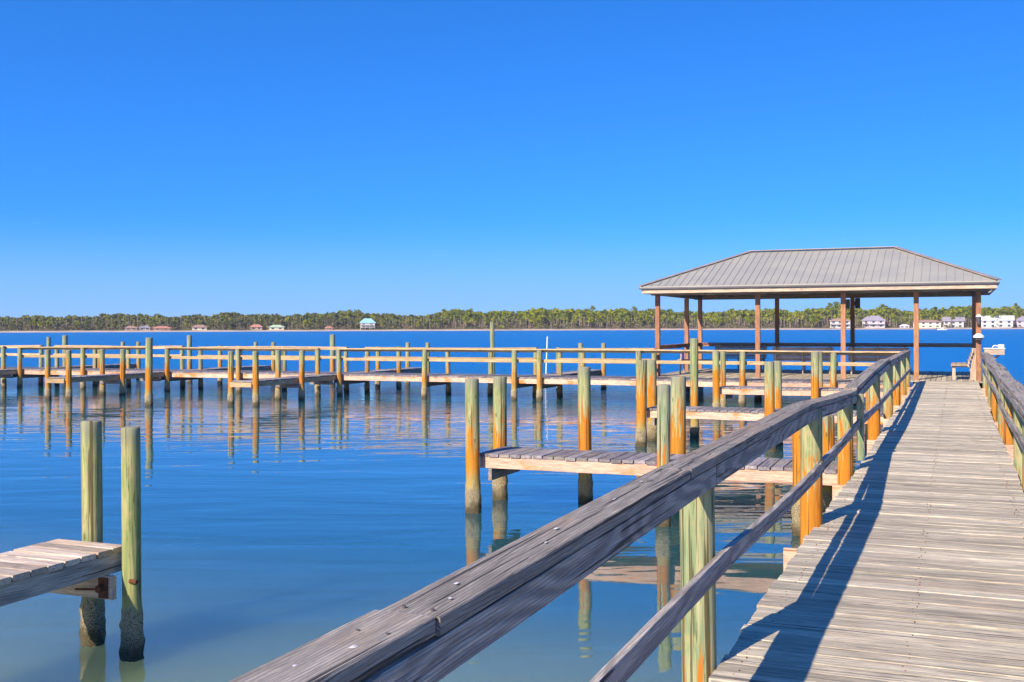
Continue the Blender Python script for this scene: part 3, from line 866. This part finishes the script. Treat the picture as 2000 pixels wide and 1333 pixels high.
m = MB(); m.tube((.62, 33.78, 1.98), (.62, 33.78, 2.03), .15, .155, seg=18); m.tube((.62, 33.78, 2.031), (.62, 33.78, 2.10), .145, .06, seg=18); m.build('hood', M['white'], dl)
m = MB(); m.tube((.62, 33.78, 1.92), (.62, 33.78, 1.979), .10, .12, seg=14); m.build('lens', M['drip'], dl)

sh = thing('shelf', 'pale fish cleaning shelf with a white top fixed beside the end of the right rail', 'shelf', (1.0, 33.5, 1.5))
m = MB(); m.box(.74, 1.30, 33.30, 33.75, 1.66, 1.69, ch=.006); m.build('top', M['white'], sh)
m = MB(); m.box(.76, 1.28, 33.32, 33.73, 1.50, 1.658); m.build('box', M['bench'], sh)
m = MB(); m.sweep([(.72, 33.5, 1.1), (1.15, 33.5, 1.498)], .05, .05); m.build('brace', M['bench'], sh)
fa = thing('hose_box', 'small white box and spout on top of the cleaning shelf', 'box', (1.2, 33.48, 1.69))
m = MB(); m.box(1.12, 1.27, 33.4, 33.55, 1.691, 1.79, ch=.02); m.build('case', M['white'], fa)
m = MB(); m.tube((1.118, 33.48, 1.75), (1.01, 33.48, 1.76), .016, seg=8); m.tube((1.01, 33.48, 1.76), (.97, 33.48, 1.71), .014, seg=8); m.build('spout', M['white'], fa)

def bench(label, loc, rot, L, group='benches in the pavilion'):
    b = thing('bench', label, 'bench', (0, 0, 0), group)
    m = MB()
    for i in range(3): m.box(-L/2, L/2, -.40 + i*.145, -.40 + i*.145 + .135, .42, .458)
    m.build('seat', M['bench'], b)
    m = MB()
    for i in range(4): m.sweep([(-L/2, .08 + i*.035, .52 + i*.105), (L/2, .08 + i*.035, .52 + i*.105)], .034, .092)
    m.build('backrest', M['bench'], b)
    for x in ((-L/2 + .12, 0, L/2 - .12) if L > 1.6 else (-L/2 + .06, L/2 - .06)):
        m = MB(); m.sweep([(x, .20, .005), (x, .29, .90)], .04, .20, side=(1, 0, 0)); m.box(x - .02, x + .02, -.37, -.28, .005, .38); m.box(x - .022, x + .022, -.40, .10, .381, .419)
        m.build('leg', M['bench'], b)
    b.location = (loc[0], loc[1], DZ + .004); b.rotation_euler = (0, 0, rot)
    return b
bench('bench by the right pavilion post, seen end on with its slanted back to the rail', (.28, 35.0, 0), R(-90), 1.9)
bench('long bench in the middle of the pavilion, its slatted back to the camera', (-4.75, 37.4, 0), R(180), 2.0)
bench('bench near the right side of the pavilion, its slatted back to the camera', (-2.35, 37.4, 0), R(180), 1.9)
bench('bench behind the picnic table along the rear rail of the pavilion', (-7.3, 39.6, 0), 0, 1.9)
pt = thing('picnic_table', 'weathered picnic table at the left end of the pavilion', 'table', (0, 0, 0))
m = MB()
for i in range(5): m.box(-.85, .85, -.36 + i*.145, -.36 + i*.145 + .135, .72, .758)
m.build('table_top', M['bench'], pt)
for s in (-1, 1):
    m = MB()
    for i in range(2): m.box(-.85, .85, s*.70 - .14 + i*.145, s*.70 - .14 + i*.145 + .135, .42, .455)
    m.build('seat', M['bench'], pt)
for x in (-.6, .6):
    m = MB(); m.sweep([(x, -.55, .005), (x, -.2, .715)], .04, .12, side=(1, 0, 0)); m.sweep([(x, .55, .005), (x, .2, .715)], .04, .12, side=(1, 0, 0)); m.box(x - .062, x - .024, -.82, .82, .33, .415)
    m.build('leg_frame', M['bench'], pt)
pt.location = (-8.0, 36.1, DZ + .004); pt.rotation_euler = (0, 0, R(6))

# ------------------------------------------------------------------ far shore
def shore_z(px):
    base = np.interp(px, [-1500, 0, 500, 1000, 1600, 2000, 3500], [640, 600, 655, 700, 690, 700, 740])
    return base + 6 * math.sin(px * .011) + 4 * math.sin(px * .037 + 1)
land_t = NT('shore_ground')
co = land_t.n('ShaderNodeNewGeometry').outputs['Position']
n1 = land_t.noise(co, .08, 5, .6); n2 = land_t.noise(co, .5, 4, .6)
c = land_t.mix(land_t.ramp(n1, .35, .65), (0.30, 0.22, 0.10), (0.14, 0.17, 0.05))
c = land_t.mix(land_t.ramp(n2, .5, .7), c, (0.36, 0.25, 0.15))
land_t.l(c, land_t.b.inputs['Base Color']); land_t.b.inputs['Roughness'].default_value = .95
sand = plain('pale_beach_sand', (0.62, 0.47, 0.36), .95, 0, .1, .15, (0.50, 0.34, 0.24))
pxs = list(range(-1500, 3501, 20))
prof = [(9, .75), (14, 1.0), (60, 1.6), (300, 2.4), (6000, 6.0)]
vs, fs = [], []
for px in pxs:
    for d, zz in prof:
        vs.append(at(px, shore_z(px) + d, zz + (.15 * math.sin(px * .05 + d) if d < 100 else 0)))
k = len(prof)
for i in range(len(pxs) - 1):
    for j in range(k - 1):
        fs.append((i*k + j, (i+1)*k + j, (i+1)*k + j + 1, i*k + j + 1))
m = MB(); m.poly(vs, fs); o = m.build('far_land', land_t.m); o['kind'] = 'structure'
vs, fs = [], []
for px in pxs:
    wd = 6 + 3 * math.sin(px * .02) + 2 * math.sin(px * .071)
    for d, zz in ((-3, -.2), (wd * .5, .45), (12, .9)):
        vs.append(at(px, shore_z(px) + d, zz))
for i in range(len(pxs) - 1):
    for j in range(2):
        fs.append((i*3 + j, (i+1)*3 + j, (i+1)*3 + j + 1, i*3 + j + 1))
m = MB(); m.poly(vs, fs); o = m.build('beach', sand); o['kind'] = 'structure'

# foliage materials
def foliage(name, g1, g2, g3):
    t = NT(name)
    rnd = t.attr('rnd').outputs['Fac']
    gc = t.attr('gc').outputs['Vector']
    n = t.noise(t.n('ShaderNodeNewGeometry').outputs['Position'], .25, 4, .6)
    c = t.mix(rnd, g1, g2)
    c = t.mix(t.ramp(n, .45, .7), c, g3)
    t.l(c, t.b.inputs['Base Color'])
    t.b.inputs['Roughness'].default_value = .8
    t.b.inputs['Specular IOR Level'].default_value = .1
    tr = t.n('ShaderNodeBsdfTranslucent'); t.l(c, tr.inputs[0])
    ms = t.n('ShaderNodeMixShader'); ms.inputs[0].default_value = .38
    t.l(t.b.outputs[0], ms.inputs[1]); t.l(tr.outputs[0], ms.inputs[2])
    t.l(ms.outputs[0], t.t.nodes['Material Output'].inputs[0])
    return t.m
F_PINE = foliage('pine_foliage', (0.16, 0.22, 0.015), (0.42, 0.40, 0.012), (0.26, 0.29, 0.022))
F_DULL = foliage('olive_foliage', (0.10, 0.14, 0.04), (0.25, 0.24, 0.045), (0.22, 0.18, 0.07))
F_BRUSH = foliage('brush_foliage', (0.30, 0.23, 0.14), (0.21, 0.21, 0.07), (0.33, 0.22, 0.15))
BARK = plain('pale_pine_bark', (0.46, 0.33, 0.28), .9, 0, .2, .4)

nr = np.random.default_rng(5)
def clumps_mesh(name, centers, sizes, rnds, mats, matid, tris_trunk=None):
    """one leafy quad pair per clump"""
    n = len(centers)
    a = nr.normal(size=(n, 3)); a /= np.linalg.norm(a, axis=1)[:, None]
    b = nr.normal(size=(n, 3)); b -= (a * b).sum(1)[:, None] * a; b /= np.linalg.norm(b, axis=1)[:, None]
    s = sizes[:, None]
    bend = np.cross(a, b) * s * .35
    q = np.stack([centers - a*s*.5 - bend, centers - b*s*.5, centers + a*s*.5 - bend, centers + b*s*.5], 1).reshape(-1, 3)
    verts = q; faces = np.arange(n*4).reshape(-1, 4)
    rn = np.repeat(rnds, 4); mi = matid.copy()
    if tris_trunk is not None:
        tv, tf, tm = tris_trunk
        faces = np.vstack([faces, tf + len(verts)]); rn = np.concatenate([rn, np.full(len(tv), .5)])
        verts = np.vstack([verts, tv]); mi = np.concatenate([mi, np.full(len(tf), tm)])
    me = bpy.data.meshes.new(name)
    me.vertices.add(len(verts)); me.vertices.foreach_set('co', verts.astype(np.float32).ravel())
    me.loops.add(len(faces)*4); me.loops.foreach_set('vertex_index', faces.astype(np.int32).ravel())
    me.polygons.add(len(faces)); me.polygons.foreach_set('loop_start', np.arange(len(faces), dtype=np.int32)*4)
    me.polygons.foreach_set('loop_total', np.full(len(faces), 4, dtype=np.int32))
    me.polygons.foreach_set('material_index', mi.astype(np.int32))
    at_ = me.attributes.new('rnd', 'FLOAT', 'POINT'); at_.data.foreach_set('value', rn.astype(np.float32))
    for mt in mats: me.materials.append(mt)
    me.update(); me.validate()
    o = bpy.data.objects.new(name, me); scene.collection.objects.link(o)
    return o
def trunk_quads(x, y, z0, z1, r, lx, ly):
    v = []
    for zz, rr_, k in ((z0, r, 0), (z1, r*.5, 1)):
        for an in (0, math.pi/2, math.pi, 3*math.pi/2):
            v.append((x + math.cos(an)*rr_ + lx*k, y + math.sin(an)*rr_ + ly*k, zz))
    f = [(0, 1, 5, 4), (1, 2, 6, 5), (2, 3, 7, 6), (3, 0, 4, 7)]
    return v, f
SK_X = [-1500, 0, 60, 150, 230, 300, 400, 411, 430, 600, 700, 800, 825, 850, 872, 960, 1050, 1150, 1240, 1300, 1450, 1550, 1600, 1640, 1662, 1700, 1722, 1760, 1900, 2000, 3500]
SK_Y = [616, 620, 618, 616, 614, 617, 614, 620, 613, 613, 608, 613, 619, 613, 606, 605, 605, 602, 604, 606, 606, 604, 599, 595, 604, 603, 599, 603, 601, 596, 590]
def tree_cloud(x, y, z0, h, kind, n):
    """crown clump centres of one tree: several separate boughs with gaps"""
    out = []
    if kind == 'pine':
        lo = .52; w = h * rng.uniform(.20, .28)
    else:
        lo = .12; w = h * rng.uniform(.28, .40)
    nb = rng.randint(5, 8)
    bs = []
    for i in range(nb):
        t = lo + (1 - lo) * (i + rng.random()) / nb
        k = math.sin(math.pi * min(1, (t - lo) / (1 - lo) * .75 + .2)) * w
        a = rng.random() * 6.28
        bs.append((x + math.cos(a)*k*.6, y + math.sin(a)*k*.6, z0 + t*h*.95, k*.75 + .4))
    bs.append((x, y, z0 + h*.93, w*.4))
    pts = []
    for _ in range(n):
        b = rng.choice(bs)
        d = nr.normal(size=3); d /= np.linalg.norm(d)
        rad = b[3] * rng.uniform(.55, 1.0)
        pts.append((b[0] + d[0]*rad, b[1] + d[1]*rad, b[2] + d[2]*rad*.6))
    return pts
C, S_, RN, MI = [], [], [], []
TV, TF = [], []
def add_tree(px, z, h, kind, n, bright, trunk=True):
    p = at(px, z); z0 = 1.0
    pts = tree_cloud(p.x, p.y, z0, h, kind, n)
    base = rng.random()
    C.extend(pts); S_.extend([rng.uniform(1.1, 2.5) * (h / 14) ** .5 for _ in pts])
    RN.extend([min(1, max(0, base*.7 + rng.uniform(-.15, .45))) for _ in pts])
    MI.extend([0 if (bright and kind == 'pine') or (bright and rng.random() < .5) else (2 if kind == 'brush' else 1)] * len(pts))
    if trunk:
        v, f = trunk_quads(p.x, p.y, z0 - .5, z0 + h*.8, rng.uniform(.16, .3), rng.uniform(-.6, .6), rng.uniform(-.6, .6))
        o = len(TV); TV.extend(v); TF.extend([tuple(i + o for i in q) for q in f])
px = -700
while px < 2700:
    zs = shore_z(px)
    yt = np.interp(px, SK_X, SK_Y)
    yh = 639 - .003 * (px - 1000)
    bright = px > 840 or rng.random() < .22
    vis = -60 < px < 2060
    for row, (d0, d1, hk) in enumerate(((16, 34, .66), (34, 60, .90), (60, 100, .97))):
        if not vis and row == 1: continue
        z = zs + rng.uniform(d0, d1)
        H = ((yh - yt) / 2100 * z + HC - 1.0) * hk * (1 + .06 * math.sin(px * .031) + .05 * math.sin(px * .083 + 2)) * (rng.uniform(.88, 1.0) if rng.random() < .85 else rng.uniform(.95, 1.08))
        pine = rng.random() < (.8 if px > 840 else .45)
        if row == 0 and rng.random() < (.72 if px > 840 else .5): continue
        add_tree(px + rng.uniform(-9, 9), z, max(4, H), 'pine' if pine else 'broad', 60 if row else 45, bright, trunk=(rng.random() < (.5 if px > 840 else .2)))
        if vis and row == 1: add_tree(px + rng.uniform(-3, 3), z + 12, H * rng.uniform(.5, .64), 'brush', 34, False, trunk=False)
        if vis and row == 2: add_tree(px + rng.uniform(-3, 3), z + 26, H * rng.uniform(.84, .95), 'broad', 46, bright, trunk=False)
    px += 2.7 if vis else 10
# brush along the bank and bare trunks
px = -200
while px < 2200:
    z = shore_z(px) + rng.uniform(15, 26)
    add_tree(px, z, rng.uniform(1.6, 4.0), 'brush', 22, False, trunk=False)
    if rng.random() < .5: add_tree(px + 2, z - rng.uniform(6, 7), rng.uniform(.7, 1.6), 'brush', 10, False, trunk=False)
    for _k in range(2 if px > 840 else 1):
        p = at(px + rng.uniform(-3, 3), z + rng.uniform(2, 12))
        v, f = trunk_quads(p.x, p.y, .6, rng.uniform(6, 10.5), rng.uniform(.13, .22), rng.uniform(-.5, .5), 0)
        o = len(TV); TV.extend(v); TF.extend([tuple(i + o for i in q) for q in f])
    px += 4.2
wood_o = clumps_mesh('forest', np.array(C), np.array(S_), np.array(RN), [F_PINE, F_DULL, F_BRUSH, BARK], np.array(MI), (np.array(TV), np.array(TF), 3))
wood_o['kind'] = 'stuff'; wood_o['label'] = 'pine wood along the far shore of the bay'; wood_o['category'] = 'forest'

# taller pines that stand out of the far wood
def pine(label, px, ytop, dist=70):
    z = shore_z(px) + dist
    H = ((639 - .003*(px-1000)) - ytop) / 2100 * z + HC - 1.0
    p = at(px, z)
    t = thing('pine_tree', label, 'tree', (p.x, p.y, 1.0), 'pines standing above the far wood')
    pts = np.array(tree_cloud(0, 0, 0, H, 'pine', 150))
    o = clumps_mesh('crown', pts, nr.uniform(.7, 1.4, len(pts)), nr.uniform(.0, .6, len(pts)), [F_PINE], np.zeros(len(pts), int)); o.parent = t
    m = MB(); m.tube((0, 0, -.6), (.4, 0, H*.93), .28, .08, seg=8)
    for i in range(6):
        a = i * 1.1; zz = H*(.55 + .06*i)
        m.tube((.25, 0, zz), (.25 + math.cos(a)*H*.12, math.sin(a)*H*.12, zz + H*.04), .07, .03, seg=5)
    o = m.build('trunk', BARK); o.parent = t
for lab, x, yt in (('tall pine just left of the middle front post of the pavilion', 1633, 588), ('pine with a high round crown seen between the two middle pavilion posts', 1620, 591),
                   ('dark pine rising behind the lavender house', 1723, 593), ('pine poking above the wood right of the stilt house', 700, 605),
                   ('pine at the notch where the right hand wood rises', 868, 603), ('small crowned pine above the wood left of the pavilion roof', 1157, 597),
                   ('pine above the wood just left of the first pavilion post', 1238, 598), ('pine rising above the far left wood', 272, 612),
                   ('pine at the right edge of the photo above the white house', 1983, 592), ('pine between the cream house and the pavilion corner post', 1860, 597)):
    pine(lab, x, yt)

# ------------------------------------------------------------------ houses on the far shore
GLASS = plain('dark_window_glass', (0.05, 0.07, 0.10), .15, 0, .2, 2)
def cmat(name, c, v=.06): return plain(name, c, .75, 0, v, .6)
H_ = dict(white=cmat('white_siding', (0.60, 0.57, 0.54)), cream=cmat('cream_siding', (0.78, 0.66, 0.46)), pink=cmat('lavender_siding', (0.62, 0.48, 0.52)), tan=cmat('tan_siding', (0.58, 0.38, 0.26)),
          teal=cmat('teal_metal_roof', (0.30, 0.58, 0.68)), red=cmat('terracotta_roof', (0.60, 0.25, 0.17)), grey=cmat('grey_violet_roof', (0.34, 0.29, 0.34)), wroof=cmat('white_metal_roof', (0.78, 0.78, 0.80)),
          green=cmat('pale_green_roof', (0.48, 0.60, 0.40)), brown=cmat('brown_roof', (0.40, 0.24, 0.18)))
def house(name, label, px0, px1, ytop, dist, wall, roof_m, storeys=2, stilts=0.0, hip=True, porch=False, rise=.38, ybase=None):
    pxc = (px0 + px1) / 2
    z = shore_z(pxc) + dist
    s = z / 2100
    W = (px1 - px0) * s
    yh = 639 - .003 * (pxc - 1000)
    top = (yh - ytop) * s + HC
    g = .9
    Ht = top - g
    p = at(pxc, z)
    t = thing(name, label, 'house', (p.x, p.y, g), 'houses on the far shore')
    D = max(6, W * .6)
    rh = Ht * rise if storeys > 1 else Ht * .42
    wh = Ht - rh
    st = stilts * wh
    ov = min(.8, W*.06)
    def par(m, n, mt, pr=None):
        o = m.build(n, mt); o.parent = pr or t; return o
    hw = W/2 - ov
    m = MB(); m.box(-hw, hw, -D/2, D/2, st, wh, ch=.02); w = par(m, 'wall', H_[wall])
    m = MB()
    e = [(-W/2, -D/2-ov, wh), (W/2, -D/2-ov, wh), (W/2, D/2+ov, wh), (-W/2, D/2+ov, wh)]
    ri = min(W*.28, D/2) if hip else 0
    top_ = [(-W/2+ri, 0, Ht), (W/2-ri, 0, Ht)]
    vs = e + top_ + [(a, b, c-.25) for a, b, c in e]
    m.poly(vs, [(0, 1, 5, 4), (1, 2, 5), (2, 3, 4, 5), (3, 0, 4), (6, 7, 1, 0), (7, 8, 2, 1), (8, 9, 3, 2), (9, 6, 0, 3), (9, 8, 7, 6)])
    par(m, 'roof', H_[roof_m])
    nwin = max(2, int(W / 4.6))
    sh_ = (wh - st) / storeys
    for fl in range(storeys):
        for i in range(nwin):
            x = -hw + (i + .5) * 2*hw / nwin
            zc = st + (fl + .52) * sh_
            hh, ww = sh_*.24, min(.75, hw/nwin*.55)
            m = MB(); m.box(x-ww-.12, x+ww+.12, -D/2-.06, -D/2-.005, zc-hh-.12, zc+hh+.12, ch=.01); wf = par(m, 'window', H_['white'] if wall != 'white' else H_['grey'])
            m = MB(); m.box(x-ww, x+ww, -D/2-.09, -D/2-.062, zc-hh, zc+hh, ch=.005); par(m, 'pane', GLASS, wf)
    if st > .5:
        for i in range(5):
            for yy in (-D/2+.2, D/2-.2):
                m = MB(); x = -hw + .2 + i*(2*hw-.4)/4; m.box(x-.15, x+.15, yy-.15, yy+.15, -1, st-.005); par(m, 'stilt', H_['white'])
    if porch:
        m = MB()
        for fl in range(storeys):
            zf = st + fl*sh_
            m.box(-hw, hw, -D/2-2.0, -D/2-.1, zf-.001, zf+.2)
            m.box(-hw, hw, -D/2-2.0, -D/2-1.92, zf+.9, zf+1.0)
            for i in range(9):
                x = -hw+.1 + i*(2*hw-.2)/8; m.box(x-.05, x+.05, -D/2-2.01, -D/2-1.91, zf+.21, zf+.899)
        for i in range(4):
            x = -hw+.12 + i*(2*hw-.24)/3; m.box(x-.1, x+.1, -D/2-1.9, -D/2-1.7, -1, wh-.01)
        par(m, 'porch', H_['white'])
    # face the bay
    t.rotation_euler = (0, 0, math.atan2(p.y, p.x) - math.pi/2)
    return t
house('stilt_house', 'three level white house on stilts with a teal roof on the far shore', 702, 734, 622.5, 16, 'white', 'teal', 2, .28, porch=True)
house('low_house', 'low terracotta roofed house, second right of the left cluster', 488, 513, 634, 14, 'tan', 'red', 1)
house('low_house', 'low house with a pale green roof right of the terracotta one', 524, 556, 635, 14, 'cream', 'green', 1)
house('low_house', 'small red roofed house left of the stilt house', 634, 650, 638, 14, 'tan', 'red', 1)
house('low_house', 'low brown roofed house at the left end of the left cluster', 244, 268, 637, 13, 'tan', 'brown', 1)
house('low_house', 'low house with lavender walls in the left cluster', 271, 294, 636, 16, 'pink', 'grey', 1)
house('low_house', 'wide tan house with a terracotta roof in the left cluster', 298, 334, 637.5, 13, 'tan', 'red', 1)
house('low_house', 'cream house with tan roof under the trees, between left cluster and terracotta house', 374, 405, 635, 14, 'cream', 'brown', 1)
house('beach_house', 'white two level house left of the third front pavilion post', 1620, 1662, 622, 16, 'white', 'brown', 2, porch=True, rise=.25)
house('beach_house', 'large lavender house with a grey roof seen through the pavilion', 1683, 1729, 617, 18, 'pink', 'grey', 2, porch=True)
house('beach_house', 'small white boathouse right of the lavender house', 1757, 1776, 634, 10, 'white', 'wroof', 1)
house('beach_house', 'cream house with low tan roof by the fourth pavilion post', 1783, 1838, 625, 16, 'cream', 'brown', 2, rise=.25)
house('beach_house', 'white house with a grey violet roof left of the corner post', 1841, 1883, 619.5, 22, 'white', 'grey', 2, hip=False)
house('beach_house', 'big white house with a white metal roof right of the pavilion', 1916, 1978, 617, 20, 'white', 'wroof', 2, hip=False)
house('beach_house', 'pinkish house cut by the right edge of the photo', 1984, 2030, 618, 20, 'pink', 'grey', 2)

# small white motor boat on the bay
p = at(1840, 560)
bt = thing('motor_boat', 'small white motor boat on the bay in front of the cream house', 'boat', (p.x, p.y, 0))
m = MB()
L, Bm = 5.2, 1.9
st_ = [(-L/2, Bm*.42), (-L/4, Bm*.5), (L/8, Bm*.48), (L*.36, Bm*.3), (L/2, .04)]
vs = []
for x, w in st_:
    vs += [(x, -w, .75), (x, -w*.7, -.1), (x, w*.7, -.1), (x, w, .75)]
fs = []
for i in range(4):
    for j in range(3): fs.append((i*4+j, (i+1)*4+j, (i+1)*4+j+1, i*4+j+1))
    fs.append((i*4+3, (i+1)*4+3, (i+1)*4, i*4))
fs += [(0, 1, 2, 3), (19, 18, 17, 16)]
m.poly(vs, fs); o = m.build('hull', M['white']); o.parent = bt
m = MB(); m.box(-.5, .5, -.35, .35, .76, 1.35); o = m.build('console', M['white']); o.parent = bt
m = MB(); m.box(-2.95, -2.62, -.18, .18, .3, 1.2); o = m.build('outboard_motor', M['black']); o.parent = bt
bt.rotation_euler = (0, 0, .2)

# the winter air over the bay
hz_m = bpy.data.materials.new('bay_air'); hz_m.use_nodes = True
ht = hz_m.node_tree; ht.nodes.remove(ht.nodes['Principled BSDF'])
pv = ht.nodes.new('ShaderNodeVolumePrincipled'); pv.inputs['Color'].default_value = (0.80, 0.88, 1.0, 1); pv.inputs['Density'].default_value = 0.00012
ht.links.new(pv.outputs[0], ht.nodes['Material Output'].inputs['Volume'])
m = MB(); hx = 9100
m.poly([(-hx, -hx, -3), (hx, -hx, -3), (hx, hx, -3), (-hx, hx, -3), (-hx, -hx, 30), (hx, -hx, 30), (hx, hx, 30), (-hx, hx, 30)],
       [(3, 2, 1, 0), (4, 5, 6, 7), (0, 1, 5, 4), (1, 2, 6, 5), (2, 3, 7, 6), (3, 0, 4, 7)])
o = m.build('haze', hz_m); o['kind'] = 'stuff'; o['label'] = 'thin bluish air over the bay'; o['category'] = 'haze'

for o in scene.objects:
    if '_base' in o: del o['_base']
